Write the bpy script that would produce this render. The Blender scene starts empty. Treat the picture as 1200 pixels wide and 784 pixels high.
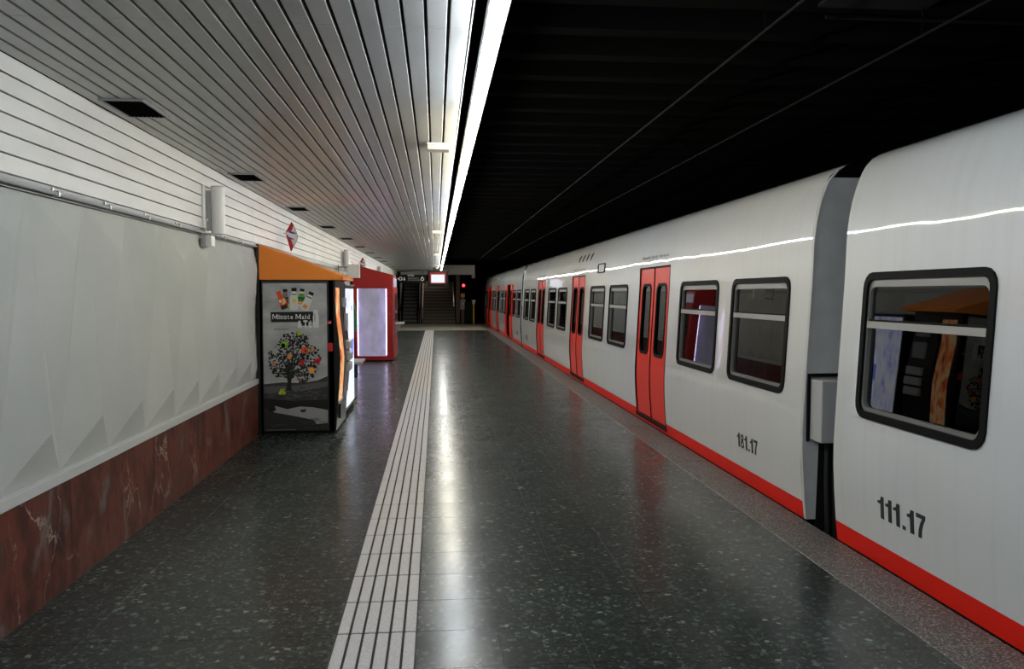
import bpy, bmesh, math, random
from mathutils import Vector
R = math.radians
S = bpy.context.scene
C = S.collection
random.seed(7)

# ------------------------------------------------------------------ camera, world, exposure
cam_d = bpy.data.cameras.new('camera'); cam_d.sensor_width = 36; cam_d.lens = 28.8
cam_d.clip_start = .05; cam_d.clip_end = 300
cam = bpy.data.objects.new('camera', cam_d); C.objects.link(cam)
cam.location = (0, 0, 1.67)
cam.rotation_euler = (R(90) - math.atan(48/964.1), 0, -math.atan(89/960))
S.camera = cam
w = bpy.data.worlds.new('world'); S.world = w; w.use_nodes = True
w.node_tree.nodes['Background'].inputs[0].default_value = (.5, .55, .65, 1)
w.node_tree.nodes['Background'].inputs[1].default_value = .0015
S.view_settings.view_transform = 'Standard'; S.view_settings.look = 'None'
S.view_settings.gamma = 1; S.view_settings.use_curve_mapping = False
S.view_settings.exposure = 0.0
TUBE_POWER = 72.0
S.cycles.max_bounces = 8; S.cycles.diffuse_bounces = 4; S.cycles.glossy_bounces = 4
S.cycles.transparent_max_bounces = 12; S.cycles.sample_clamp_indirect = 6

# ------------------------------------------------------------------ materials
def lin(c):
    if isinstance(c, str):
        c = [int(c[i:i+2], 16)/255 for i in (0, 2, 4)]
        c = [x/12.92 if x <= .04045 else ((x+.055)/1.055)**2.4 for x in c]
    return (*c, 1)
def mat(name, col=(.5,.5,.5), rough=.5, metal=0, coat=0, coat_rough=.05, emit=None, strength=1, spec=.5):
    m = bpy.data.materials.new(name); m.use_nodes = True
    p = m.node_tree.nodes['Principled BSDF']
    p.inputs['Base Color'].default_value = lin(col)
    p.inputs['Roughness'].default_value = rough
    p.inputs['Metallic'].default_value = metal
    p.inputs['Specular IOR Level'].default_value = spec
    p.inputs['Coat Weight'].default_value = coat
    p.inputs['Coat Roughness'].default_value = coat_rough
    if emit is not None:
        p.inputs['Emission Color'].default_value = lin(emit)
        p.inputs['Emission Strength'].default_value = strength
    return m
class NT:
    def __init__(s, m): s.t = m.node_tree; s.n = s.t.nodes; s.p = s.n['Principled BSDF']
    def new(s, typ, **kw):
        n = s.n.new(typ)
        for k, v in kw.items():
            if k in n.inputs: n.inputs[k].default_value = v
            else: setattr(n, k, v)
        return n
    def link(s, a, b): s.t.links.new(a, b)
    def pos(s, scale=(1,1,1)):
        g = s.new('ShaderNodeNewGeometry'); mp = s.new('ShaderNodeMapping'); mp.inputs['Scale'].default_value = scale
        s.link(g.outputs['Position'], mp.inputs['Vector']); return mp.outputs[0]
    def ramp(s, src, stops, interp='LINEAR'):
        r = s.new('ShaderNodeValToRGB'); r.color_ramp.interpolation = interp
        e = r.color_ramp.elements
        while len(e) < len(stops): e.new(.5)
        for i, (q, c) in enumerate(stops):
            e[i].position = q; e[i].color = lin(c) if not isinstance(c, (int, float)) else (c, c, c, 1)
        s.link(src, r.inputs[0]); return r.outputs[0]
    def noise(s, vec, scale, detail=3, rough=.5):
        n = s.new('ShaderNodeTexNoise'); n.inputs['Scale'].default_value = scale
        n.inputs['Detail'].default_value = detail; n.inputs['Roughness'].default_value = rough
        if vec is not None: s.link(vec, n.inputs['Vector'])
        return n.outputs[0]
    def mix(s, f, a, b, mode='MIX'):
        n = s.new('ShaderNodeMix', data_type='RGBA', blend_type=mode)
        for q, v in ((0, f), (6, a), (7, b)):
            if hasattr(v, 'links'): s.link(v, n.inputs[q])
            else: n.inputs[q].default_value = v if q == 0 else lin(v)
        return n.outputs[2]
    def bump(s, h, strength=.3, dist=.01, to=None):
        b = s.new('ShaderNodeBump'); b.inputs['Strength'].default_value = strength; b.inputs['Distance'].default_value = dist
        s.link(h, b.inputs['Height'])
        for q in (to or ['Normal']): s.link(b.outputs[0], s.p.inputs[q])
    def color(s, c): s.link(c, s.p.inputs['Base Color'])

def m_terrazzo():
    m = mat('terrazzo', rough=.6, coat=.55, coat_rough=.2, spec=.15); k = NT(m); P = k.pos()
    def cells(scale, sub):
        v = k.new('ShaderNodeTexVoronoi'); v.inputs['Scale'].default_value = scale; v.inputs['Randomness'].default_value = 1.0
        k.link(P, v.inputs['Vector'])
        sp = k.new('ShaderNodeSeparateColor'); k.link(v.outputs['Color'], sp.inputs[0])
        return k.ramp(sp.outputs[0], sub, 'CONSTANT'), v.outputs['Distance']
    c1, d1 = cells(40, [(0, (.004,.006,.006)), (.3, (.009,.014,.013)), (.55, (.017,.025,.023)), (.72, (.034,.046,.042)), (.86, (.068,.088,.08)), (.95, (.125,.15,.135)), (.985, (.24,.26,.22))])
    c2, d2 = cells(95, [(0, (.005,.008,.007)), (.45, (.013,.02,.018)), (.82, (.034,.044,.04)), (.97, (.18,.19,.15))])
    big = k.noise(P, 1.3, 3)
    sel = k.ramp(k.noise(P, 20, 1), [(.46, 0), (.62, 1)])
    c = k.mix(sel, c1, c2)
    gl = k.ramp(big, [(.3, (.52,.60,.56)), (.7, (.86,.98,.93))])
    k.color(k.mix(1.0, c, gl, 'MULTIPLY'))
    k.p.inputs['Coat IOR'].default_value = 1.7
    r = k.ramp(k.noise(P, 2.2, 4), [(.3, .18), (.7, .25)])
    k.link(r, k.p.inputs['Coat Roughness'])
    return m
def m_granite(name, a, b, c):
    m = mat(name, rough=.6, coat=.15, coat_rough=.35); k = NT(m); P = k.pos()
    v = k.new('ShaderNodeTexVoronoi'); v.inputs['Scale'].default_value = 120; k.link(P, v.inputs['Vector'])
    sp = k.new('ShaderNodeSeparateColor'); k.link(v.outputs['Color'], sp.inputs[0])
    k.color(k.ramp(sp.outputs[0], [(0, a), (.45, b), (.85, c)], 'CONSTANT'))
    k.bump(v.outputs['Distance'], .6, .004)
    return m
def m_marble():
    m = mat('red_marble', rough=.5, coat=.12, coat_rough=.15, spec=.3); k = NT(m); P = k.pos((1, 1, .55))
    n1 = k.noise(P, 3.2, 8, .62)
    n1 = k.noise(P, 4.5, 10, .68)
    base = k.ramp(n1, [(.3, (.020,.006,.005)), (.43, (.075,.018,.011)), (.53, (.14,.036,.022)), (.62, (.065,.028,.020)), (.74, (.17,.12,.09))])
    def veins(scale, seed, lo, hi):
        mp = k.new('ShaderNodeMapping'); mp.inputs['Location'].default_value = (seed, seed*2, seed*.7); k.link(P, mp.inputs['Vector'])
        d = k.new('ShaderNodeTexNoise'); d.inputs['Scale'].default_value = 2.5; d.inputs['Detail'].default_value = 9; d.inputs['Roughness'].default_value = .65; k.link(mp.outputs[0], d.inputs['Vector'])
        mx = k.new('ShaderNodeMix', data_type='VECTOR'); mx.inputs[0].default_value = .32
        k.link(mp.outputs[0], mx.inputs[4]); k.link(d.outputs['Color'], mx.inputs[5])
        v = k.new('ShaderNodeTexVoronoi', feature='DISTANCE_TO_EDGE'); v.inputs['Scale'].default_value = scale; k.link(mx.outputs[1], v.inputs['Vector'])
        return k.ramp(v.outputs['Distance'], [(lo, 1), (hi, 0)])
    mask = k.ramp(k.noise(P, 1.9, 2), [(.46, 0), (.62, 1)])
    mk = k.new('ShaderNodeMath', operation='MULTIPLY'); k.link(veins(4.2, 3.1, .0, .016), mk.inputs[0]); k.link(mask, mk.inputs[1])
    c = k.mix(mk.outputs[0], base, (.48, .40, .33))
    mask2 = k.ramp(k.noise(P, 3.1, 2), [(.5, 0), (.6, 1)])
    mk2 = k.new('ShaderNodeMath', operation='MULTIPLY'); k.link(veins(2.2, 9.3, .0, .06), mk2.inputs[0]); k.link(mask2, mk2.inputs[1])
    c = k.mix(mk2.outputs[0], c, (.14, .115, .10))
    k.color(c); return m
def m_stucco():
    m = mat('stucco', (.50,.515,.49), .85, spec=.2); k = NT(m); P = k.pos()
    k.color(k.ramp(k.noise(P, 1.5, 3), [(.3, (.46,.48,.46)), (.7, (.53,.54,.51))]))
    k.bump(k.noise(P, 95, 2), .55, .004); return m
def m_slat(name, col, rough):
    m = mat(name, col, rough); k = NT(m); P = k.pos((1, .25, 1))
    k.color(k.mix(k.ramp(k.noise(P, 6, 4), [(.42, 0), (.75, .5)]), col, [x*.72 for x in col])); return m
def m_train():
    m = mat('train_white', (.74,.75,.74), .45, coat=1, coat_rough=.035); k = NT(m)
    P = k.pos((1, .55, 1.0)); PS = k.pos((6, 14, .5))
    k.color(k.mix(k.ramp(k.noise(PS, 1.0, 4), [(.5, 0), (.8, .25)]), (.74,.75,.745), (.60,.58,.52)))
    k.bump(k.noise(P, 1.7, 2, .45), .17, .05, ['Normal', 'Coat Normal']); return m
def m_glass():
    m = bpy.data.materials.new('train_glass'); m.use_nodes = True; t = m.node_tree; t.nodes.clear()
    o = t.nodes.new('ShaderNodeOutputMaterial'); mx = t.nodes.new('ShaderNodeMixShader')
    tr = t.nodes.new('ShaderNodeBsdfTransparent'); tr.inputs[0].default_value = (.32,.33,.31,1)
    gl = t.nodes.new('ShaderNodeBsdfGlossy'); gl.inputs['Roughness'].default_value = .01; gl.inputs[0].default_value = (.9,.9,.9,1)
    f = t.nodes.new('ShaderNodeFresnel'); f.inputs[0].default_value = 1.52
    t.links.new(f.outputs[0], mx.inputs[0]); t.links.new(tr.outputs[0], mx.inputs[1]); t.links.new(gl.outputs[0], mx.inputs[2])
    t.links.new(mx.outputs[0], o.inputs[0]); return m
def m_steps(name, a, b):
    m = mat(name, a, .7); k = NT(m); P = k.pos(); k.color(k.ramp(k.noise(P, 14, 3), [(.35, a), (.7, b)])); return m

M = dict(
 terrazzo=m_terrazzo(), granite=m_granite('granite_edge', (.06,.054,.05), (.14,.125,.115), (.32,.29,.27)), mortar=mat('mortar', (.30,.28,.25), .9),
 grout=mat('grout', (.085,.09,.085), .9), strip_grout=mat('strip_grout', (.035,.026,.02), .9),
 paving=m_granite('pale_paving', (.58,.55,.545), (.63,.60,.59), (.67,.64,.63)),
 cross=m_granite('grey_paving', (.22,.22,.20), (.28,.27,.25), (.36,.35,.33)),
 marble=m_marble(), stucco=m_stucco(),
 slat=m_slat('ceiling_slat', (.49,.495,.48), .34), wslat=m_slat('wall_slat', (.74,.74,.72), .45),
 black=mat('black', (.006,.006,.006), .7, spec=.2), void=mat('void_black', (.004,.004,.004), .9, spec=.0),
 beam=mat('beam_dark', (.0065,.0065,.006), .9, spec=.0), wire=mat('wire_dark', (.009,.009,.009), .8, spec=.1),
 trim=mat('trim_white', (.58,.59,.58), .5), conduit=mat('conduit', (.42,.43,.43), .4),
 white=mat('white_plastic', (.80,.80,.82), .4), grey=mat('grey_paint', (.28,.29,.30), .4), lgrey=mat('light_grey_paint', (.5,.5,.5), .4),
 dalu=mat('dull_aluminium', (.25,.25,.24), .4, .5), alu=mat('aluminium', (.42,.42,.40), .35, .6), rubber=mat('rubber', (.005,.005,.005), .6, spec=.08),
 train=m_train(), red=mat('train_red', (.80,.026,.010), .45, coat=.22, coat_rough=.06, spec=.3),
 stripe=mat('stripe_red', (.80,.016,.006), .5, spec=.25),
 glass=m_glass(), inter=mat('interior_lining', (.30,.29,.25), .6), seat=mat('seat_fabric', (.10,.03,.03), .8), digit=mat('digit_black', (.02,.02,.022), .5),
 greytext=mat('grey_text', (.12,.125,.13), .6),
 orange=mat('orange_paint', (.90,.26,.028), .4), vmblack=mat('machine_black', (.008,.008,.009), .3, coat=.3), kred=mat('kiosk_red', (.40,.010,.010), .4),
 redsticker=mat('red_sticker', (.5,.015,.015), .5), steel=mat('steel', (.6,.6,.6), .25, .9),
 yellow=mat('yellow_paint', (.72,.36,.02), .5), brown=mat('brown_stone', (.13,.07,.045), .6),
 nosing=mat('nosing_stone', (.24,.20,.165), .7), steps=m_steps('stair_stone', (.10,.085,.07), (.15,.13,.11)), escal=m_steps('escalator_metal', (.05,.05,.052), (.085,.085,.09)),
 lamp_red=mat('signal_red', (.3,0,0), .4, emit=(1,.02,.03), strength=9), 
 screen=mat('screen_white', (.1,.1,.1), .4, emit=(.78,.84,1), strength=.95), scrred=mat('screen_red', (.3,.02,.01), .5, emit=(1,.06,.02), strength=.25),
 darkred=mat('monitor_red', (.20,.012,.006), .6, spec=.2),
 diff=mat('lamp_diffuser', (.75,.74,.70), .4, emit=(1,.97,.9), strength=.05),
 blue=mat('sign_blue', (.03,.05,.28), .45), signred=mat('sign_red', (.42,.012,.014), .45),
 green=mat('green_cloth', (.03,.16,.05), .7), bwhite=mat('bright_white', (.75,.75,.75), .5), symbol=mat('symbol_white', (.6,.6,.6), .5, emit=(1,1,1), strength=.12),
 bellows=mat('bellows', (.015,.015,.015), .6), grubby=m_slat('gangway_grey', (.60,.605,.60), .5),
)
M['tube'] = [mat('tube_cool', (.8,.8,.8), .5, emit=(.86,.93,1.0), strength=TUBE_POWER), mat('tube_neutral', (.8,.8,.8), .5, emit=(1.0,.985,.92), strength=TUBE_POWER),
             mat('tube_warm', (.8,.8,.8), .5, emit=(1.0,.945,.75), strength=TUBE_POWER)]

# ------------------------------------------------------------------ mesh building
class MB:
    def __init__(s): s.v = []; s.f = []; s.mi = []; s.cur = 0
    def add(s, vs, fs):
        b = len(s.v); s.v += [tuple(map(float, v)) for v in vs]
        for f in fs: s.f.append([b+i for i in f]); s.mi.append(s.cur)
        return s
    def box(s, x0, x1, y0, y1, z0, z1, ch=0):
        if ch:   # small chamfer all round via bmesh
            bm = bmesh.new(); bmesh.ops.create_cube(bm, size=1)
            for v in bm.verts: v.co = Vector(((x0+x1)/2+v.co.x*(x1-x0), (y0+y1)/2+v.co.y*(y1-y0), (z0+z1)/2+v.co.z*(z1-z0)))
            bmesh.ops.bevel(bm, geom=bm.edges[:], offset=ch, segments=1, affect='EDGES')
            bm.verts.index_update(); s.add([v.co for v in bm.verts], [[v.index for v in f.verts] for f in bm.faces]); bm.free(); return s
        return s.add([(x0,y0,z0),(x1,y0,z0),(x1,y1,z0),(x0,y1,z0),(x0,y0,z1),(x1,y0,z1),(x1,y1,z1),(x0,y1,z1)],
                     [(3,2,1,0),(4,5,6,7),(0,1,5,4),(1,2,6,5),(2,3,7,6),(3,0,4,7)])
    def prism(s, poly, a, b, fn):      # poly of (u,v); fn(u,v,t) -> xyz
        n = len(poly)
        s.add([fn(u,v,a) for u,v in poly]+[fn(u,v,b) for u,v in poly],
              [list(range(n))[::-1], list(range(n,2*n))]+[[i,(i+1)%n,n+(i+1)%n,n+i] for i in range(n)]); return s
    def ring(s, outer, inner, a, b, fn):   # two loops of equal length
        n = len(outer); vs = [fn(u,v,t) for t in (a,b) for L in (outer,inner) for u,v in L]
        fs = []
        for i in range(n):
            j = (i+1)%n
            fs += [[2*n+i,2*n+j,3*n+j,3*n+i],[j,i,n+i,n+j],[i,j,2*n+j,2*n+i],[n+j,n+i,3*n+i,3*n+j]]
        s.add(vs, fs); return s
    def tube(s, pts, r, seg=8, cap=True):
        pts = [Vector(p) for p in pts]; rings = []; b = len(s.v); vs = []; fs = []
        for i, p in enumerate(pts):
            d = (pts[min(i+1,len(pts)-1)]-pts[max(i-1,0)]).normalized()
            up = Vector((0,0,1)) if abs(d.z) < .9 else Vector((1,0,0))
            x = d.cross(up).normalized(); y = x.cross(d)
            rr = r[i] if isinstance(r, (list, tuple)) else r
            vs += [p+x*rr*math.cos(2*math.pi*k/seg)+y*rr*math.sin(2*math.pi*k/seg) for k in range(seg)]
        for i in range(len(pts)-1):
            for k in range(seg):
                q = (k+1)%seg; fs.append([i*seg+k,i*seg+q,(i+1)*seg+q,(i+1)*seg+k])
        if cap: fs += [list(range(seg))[::-1], [(len(pts)-1)*seg+k for k in range(seg)]]
        s.add(vs, fs); return s
def obj(name, mb, m, parent=None, smooth=False, loc=None, **props):
    me = bpy.data.meshes.new(name); me.from_pydata(mb.v, [], mb.f)
    ms = m if isinstance(m, list) else [m]
    for x in ms: me.materials.append(x)
    if len(ms) > 1: me.polygons.foreach_set('material_index', mb.mi)
    bm = bmesh.new(); bm.from_mesh(me); bmesh.ops.recalc_face_normals(bm, faces=bm.faces[:]); bm.to_mesh(me); bm.free()
    if smooth:
        me.polygons.foreach_set('use_smooth', [True]*len(me.polygons))
        me.set_sharp_from_angle(angle=R(35))
    o = bpy.data.objects.new(name, me); C.objects.link(o)
    if parent: o.parent = parent
    if loc: o.location = loc
    for k, v in props.items(): o[k] = v
    return o
def dup(o, loc=None, parent='same', mats=None):
    c = o.copy(); C.objects.link(c)
    if parent != 'same': c.parent = parent
    if loc is not None: c.location = loc
    return c
def dup_tree(o, loc=None, parent=None):
    c = o.copy(); C.objects.link(c); c.parent = parent
    if loc is not None: c.location = loc
    for ch in list(o.children): dup_tree(ch, None, c)
    return c
def thing(name, label, cat, loc=(0,0,0), group=None):
    o = bpy.data.objects.new(name, None); C.objects.link(o); o.location = loc; o.empty_display_size = .1
    o['label'] = label; o['category'] = cat
    if group: o['group'] = group
    return o
def tag(o, label, cat, group=None):
    o['label'] = label; o['category'] = cat
    if group: o['group'] = group
    return o
def structure(name, label=None, cat=None):
    o = bpy.data.objects.new(name, None); C.objects.link(o); o['kind'] = 'structure'
    o['label'] = label or name; o['category'] = cat or name.split('_')[0]
    return o
def rrect(u0, u1, v0, v1, r, n=4):
    p = []
    for cx, cy, a in ((u1-r, v1-r, 0), (u0+r, v1-r, 90), (u0+r, v0+r, 180), (u1-r, v0+r, 270)):
        for i in range(n+1):
            t = R(a+90*i/n); p.append((cx+r*math.cos(t), cy+r*math.sin(t)))
    return p
def text_mesh(body, size, bold=0.0):
    cu = bpy.data.curves.new('t', 'FONT'); cu.body = body; cu.size = size; cu.offset = bold*size; cu.resolution_u = 2
    o = bpy.data.objects.new('t', cu); C.objects.link(o)
    me = bpy.data.meshes.new_from_object(o.evaluated_get(bpy.context.evaluated_depsgraph_get()))
    v = [(a.co.x, a.co.y) for a in me.vertices]; f = [list(p.vertices) for p in me.polygons]
    bpy.data.objects.remove(o); bpy.data.curves.remove(cu); bpy.data.meshes.remove(me)
    return v, f
ORD = ['nearest','second','third','fourth','fifth','sixth','seventh','eighth','ninth','tenth','eleventh','twelfth','thirteenth','fourteenth','fifteenth',
       'sixteenth','seventeenth','eighteenth','nineteenth','twentieth','twenty-first','twenty-second','twenty-third','twenty-fourth','twenty-fifth','twenty-sixth','twenty-seventh','twenty-eighth'] 

# ------------------------------------------------------------------ large structure
YB = -7.0      # where the hall is cut off behind the camera
YE = 45.4      # far end of the platform
WX = -2.1      # left wall
CZ = 2.85      # slatted ceiling

# floor: terrazzo tiles, pale tactile strip, granite edge
floor = structure('floor', 'dark green terrazzo platform floor with pale strip and granite edge', 'floor')
obj('floor_base', MB().box(WX-.2, 2.69, YB, YE+.02, -1.15, -.0022), M['grout'], floor)
TX = [(-2.1,-1.705),(-1.705,-1.30),(-1.30,-.905),(-.905,-.495),(-.10,.30),(.30,.70),(.70,1.11),(1.11,1.525),(1.525,1.93),(1.93,2.335)]
PITCH = .4125; Y0 = 2.765
XEND = 37.7
tile_proto = {}
def tile(i, y):
    a, b = TX[i]; g = .0011
    if i not in tile_proto:
        tile_proto[i] = obj('tile', MB().box(a+g, b-g, g, PITCH-g, -.012, 0, .0012), M['terrazzo'], floor, loc=(0, y, 0))
    else: dup(tile_proto[i], (0, y, 0))
rows = [Y0+PITCH*k for k in range(-24, 85)]
rows = [y for y in rows if y+PITCH < XEND]
front = [y for y in rows if y >= 2.3][:29]
for y in front:
    for i in range(10): tile(i, y)
mb = MB(); g = .0011
for y in rows:
    if y in front: continue
    for a, b in TX: mb.box(a+g, b-g, y+g, y+PITCH-g, -.012, 0)
obj('tile_field', mb, M['terrazzo'], floor, kind='stuff')
# tactile strip bars
bw = .395/6
bar = None; mb = MB()
for y in rows:
    for k in range(6):
        x0 = -.495+bw*k+.006; x1 = -.495+bw*(k+1)-.006
        if y in front or (0 < y-front[-1] < 8.3 and True):
            if bar is None: bar = obj('paving_bar', MB().box(.0, bw-.012, .007, PITCH-.007, -.012, .003, .003), M['paving'], floor, loc=(x0, y, 0))
            else: dup(bar, (x0, y, 0))
        else: mb.box(x0, x1, y+.007, y+PITCH-.007, -.012, .003)
obj('paving_bar_field', mb, M['paving'], floor, kind='stuff')
obj('strip_bed', MB().box(-.494, -.101, YB, rows[-1]+PITCH, -.0119, -.0012), M['strip_grout'], floor)
# cross band of grey paving at the far end
y0 = rows[-1]+PITCH; n = 8; d = (YE-y0)/n; pv = None
for r_ in range(n):
    for c_ in range(8):
        x0 = WX+(2.335-WX)*c_/8; ww = (2.335-WX)/8
        if pv is None: pv = obj('paving_slab', MB().box(.003, ww-.003, .003, d-.003, -.012, .0, .0015), M['cross'], floor, loc=(x0, y0+d*r_, 0))
        else: dup(pv, (x0, y0+d*r_, 0))
# granite edge slabs
obj('mortar_bed', MB().box(2.337, 2.695, YB, YE-.4, -.0118, -.001), M['mortar'], floor)
es = None; y = 3.6-1.075*10
while y < YE-.6:
    if es is None: es = obj('edge_slab', MB().box(2.338, 2.70, .006, 1.069, -.10, .002, .003), M['granite'], floor, loc=(0, y, 0))
    else: dup(es, (0, y, 0))
    y += 1.075

# left wall: backing, marble dado slabs, trim, relief panels, slats
wall = structure('wall_left', 'left wall with red marble dado, grey relief panels and white slats', 'wall')
obj('wall_backing', MB().box(WX-.25, WX-.035, YB, YE+6, -.02, CZ+.4), M['black'], wall)
sl = None; y = 3.5-1.38*8
while y < YE:
    z1 = .607
    if sl is None: sl = obj('marble_slab', MB().box(WX-.036, WX, .001, 1.379, 0, z1, .001), M['marble'], wall, loc=(0, y, 0))
    else: dup(sl, (0, y, 0))
    y += 1.38
# relief panels, one folded module each
PP = .689; d_ = .062
def relief():
    z0, z1, za, zb = .668, 2.20, .915, 1.935
    T0, T1 = 0, PP; A0 = .072; A1 = A0+PP; Pm = .295; B = .442
    # local vertices: module runs from the A/T line to the next one
    v = [(0,T0,z1),(0,T1,z1),(d_,A0,za),(d_,A1,za),(0,Pm,z0),(d_,B,zb),(0,A0-.394-.072+.0,z0),]
    bx = WX-.036
    mb = MB()
    V = [(WX-.034+a, yy, zz) for a, yy, zz in v[:6]]
    V += [(WX-.034, Pm+PP, z0)]
    # T0=0 T1=1 A0=2 A1=3 P=4 B=5 P1=6
    mb.add(V, [(0,2,4),(0,4,5),(5,4,1),(4,3,1),(0,5,1),(4,6,3)])
    return mb
rp = None
for k in range(-16, 60):
    y = 4.535+PP*k
    if y > YE-.8: break
    if rp is None: rp = obj('relief_panel', relief(), M['stucco'], wall, loc=(0, y, 0))
    else: dup(rp, (0, y, 0))
obj('wall_trim', MB().box(WX-.036, WX+.012, YB, YE, .609, .668, .003), M['trim'], wall)
obj('wall_recess', MB().box(WX-.036, WX-.012, YB, YE, 2.201, 2.262), M['grey'], wall)
LEN = 6.0
ylist = [3.72+LEN*k for k in range(-2, 8)]
ws = None
for r_ in range(6):
    for k in range(len(ylist)):
        y = ylist[k]+(.0 if r_ % 2 == 0 else .0)
        if ws is None: ws = obj('wall_slat', MB().box(WX-.034, WX, .0015, LEN-.0015, .0055, .0955, .0025), M['wslat'], wall, loc=(0, y, 2.26+.0983*r_))
        elif y < YE: dup(ws, (0, y, 2.26+.0983*r_))

# slatted ceiling
ceil = structure('ceiling', 'ceiling of long pale metal slats over the platform', 'ceiling')
EX = .158
def yend(x): return min(39.5+(EX-x)*3.0, YE)
obj('ceiling_backing', MB().box(WX-.2, EX-.02, YB, 40, CZ+.022, CZ+.06), M['black'], ceil)
protos = {}
for r_ in range(23):
    x1 = EX-.0983*r_; x0 = x1-.0983
    for k, y in enumerate(ylist):
        L = min(LEN, yend(x1)-y)
        if L < .2: continue
        key = round(L, 2)
        if key not in protos:
            e = .0092; pr = [(e, .0), (.0983-e, .0), (.0983-e+.002, .004), (.0983-e+.002, .02), (e-.002, .02), (e-.002, .004)]
            protos[key] = obj('ceiling_slat', MB().prism(pr, .0015, L-.0015, lambda u, v, t: (u, t, v)), M['slat'], ceil, loc=(x0, y, CZ))
        else: dup(protos[key], (x0, y, CZ))
obj('ceiling_edge', MB().box(EX+.0005, EX+.006, YB, 39.3, CZ+.004, CZ+.10), M['trim'], ceil)

# track void: dark roof with joists, far wall, track bed
roof = structure('ceiling_track', 'black unlit roof with joists above the train', 'ceiling')
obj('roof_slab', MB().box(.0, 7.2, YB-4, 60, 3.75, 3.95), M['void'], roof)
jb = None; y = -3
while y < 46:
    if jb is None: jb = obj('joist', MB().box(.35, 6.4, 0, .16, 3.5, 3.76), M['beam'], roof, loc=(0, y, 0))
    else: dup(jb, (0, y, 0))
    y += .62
wr = structure('wall_right', 'dark tunnel wall beyond the train', 'wall')
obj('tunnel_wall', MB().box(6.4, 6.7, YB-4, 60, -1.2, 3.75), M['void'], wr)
tb = structure('floor_track', 'dark track bed below the train', 'floor')
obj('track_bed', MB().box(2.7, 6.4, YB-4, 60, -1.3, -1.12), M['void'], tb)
for x in (3.35, 4.8): obj('rail', MB().box(x, x+.07, YB-4, 60, -1.12, -.98), M['grubby'], tb)
we = structure('wall_end', 'dark end wall with stair openings', 'wall')
obj('end_header', MB().box(-2.4, 1.3, YE+.6, YE+.8, 2.35, 3.75), M['void'], we)
obj('tunnel_end', MB().box(-2.5, 7, 58, 58.2, -1.3, 4), M['void'], we)
obj('stair_side_wall', MB().box(1.3, 1.55, YE+.02, YE+9, -.2, 3.75), M['void'], we)
obj('stairwell_roof', MB().box(-2.4, 1.3, YE+.8, YE+9, 4.3, 4.4), M['void'], we)

# beam across the platform end
bm_ = thing('lintel_beam', 'pale concrete beam across the far end above the stairs', 'beam', (0, YE-.4, 0))
for k in range(4):
    obj('beam_board', MB().box(-1.9, 2.12, -.12, .12, 2.71+.13*k, 2.71+.13*k+.124, .004), M['bwhite'], bm_)
obj('end_box', MB().box(1.95, 2.14, -.18, -.12, 2.52, 2.70, .005), M['lgrey'], bm_)

# ------------------------------------------------------------------ fluorescent row beside the ceiling edge
LX, LZ = .262, 2.80; ML = 1.45
def lamp_fixture(i, y):
    mtube = M['tube'][[0, 0, 2, 2, 1, 0, 0, 1, 2, 2, 2, 1, 2, 0, 2, 2][i % 16]]
    t = thing('fluorescent_light', f'glowing white fluorescent tube light, {ORD[i]} in the row along the ceiling edge' if i else 'glowing white fluorescent tube light at top of photo, nearest in the row', 'light', (LX, y, LZ), 'fluorescent lights in the row')
    obj('batten', MB().box(-.043, .043, .0, ML-.01, .035, .085, .004), M['bwhite'], t)
    obj('tube', MB().tube([(0, .03, 0), (0, ML-.04, 0)], .019, 10), mtube, t, smooth=True)
    for yy in (.04, ML-.05): obj('lampholder', MB().box(-.016, .016, yy-.01, yy+.01, .012, .036, .003), M['bwhite'], t)
    obj('hanger', MB().tube([(0, ML/2, .085), (0, ML/2, 3.752-LZ)], .006, 6), M['beam'], t)
yl = [2.33+ML*k for k in range(-6, 27)]  # last few lights, past the row's visible end, added to brighten the landing
vis = [y for y in yl if y > 1.0]
for i, y in enumerate(vis): lamp_fixture(i, y)
for j, y in enumerate([y for y in yl if y <= 1.0]):      # the row goes on behind the camera
    t = thing('fluorescent_light', f'fluorescent tube light of the row, {ORD[5-j]} behind the viewer', 'light', (LX, y, LZ), 'fluorescent lights behind the viewer')
    obj('batten', MB().box(-.043, .043, .0, ML-.01, .035, .085, .004), M['bwhite'], t)
    obj('tube', MB().tube([(0, .07, 0), (0, ML-.08, 0)], .019, 10), M['tube'][0], t, smooth=True)

# ------------------------------------------------------------------ train
PROF = [(-.35,2.76),(-.05,2.727),(0,2.722),(.13,2.708),(.34,2.692),(.52,2.683),(.68,2.682),(.8,2.687),(1.0,2.697),(1.21,2.708),(1.5,2.724),(1.77,2.738),(2.0,2.7455),(2.04,2.747),
        (2.12,2.753),(2.2,2.763),(2.28,2.778),(2.35,2.797),(2.42,2.82),(2.48,2.845),(2.53,2.875),(2.57,2.915),(2.60,2.965),(2.63,3.04),(2.66,3.15),(2.69,3.32),(2.71,3.6),(2.72,4.08)]
def px(z):
    for (a, xa), (b, xb) in zip(PROF, PROF[1:]):
        if a <= z <= b: return xa+(xb-xa)*(z-a)/(b-a)
    return PROF[-1][1]
def nearx(off): return lambda u, v, t: (px(v)+t, u, v)       # u = y, v = z, t = inward depth
ZW0, ZW1 = .885, 1.805; ZD0, ZD1 = .085, 2.0
OFF = dict(win=[(.32,1.57),(1.93,3.18),(5.70,6.95),(7.30,8.55),(11.15,12.40),(12.75,14.0),(16.52,17.77),(18.13,19.38)], door=[4.35, 9.85, 15.35])
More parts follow.
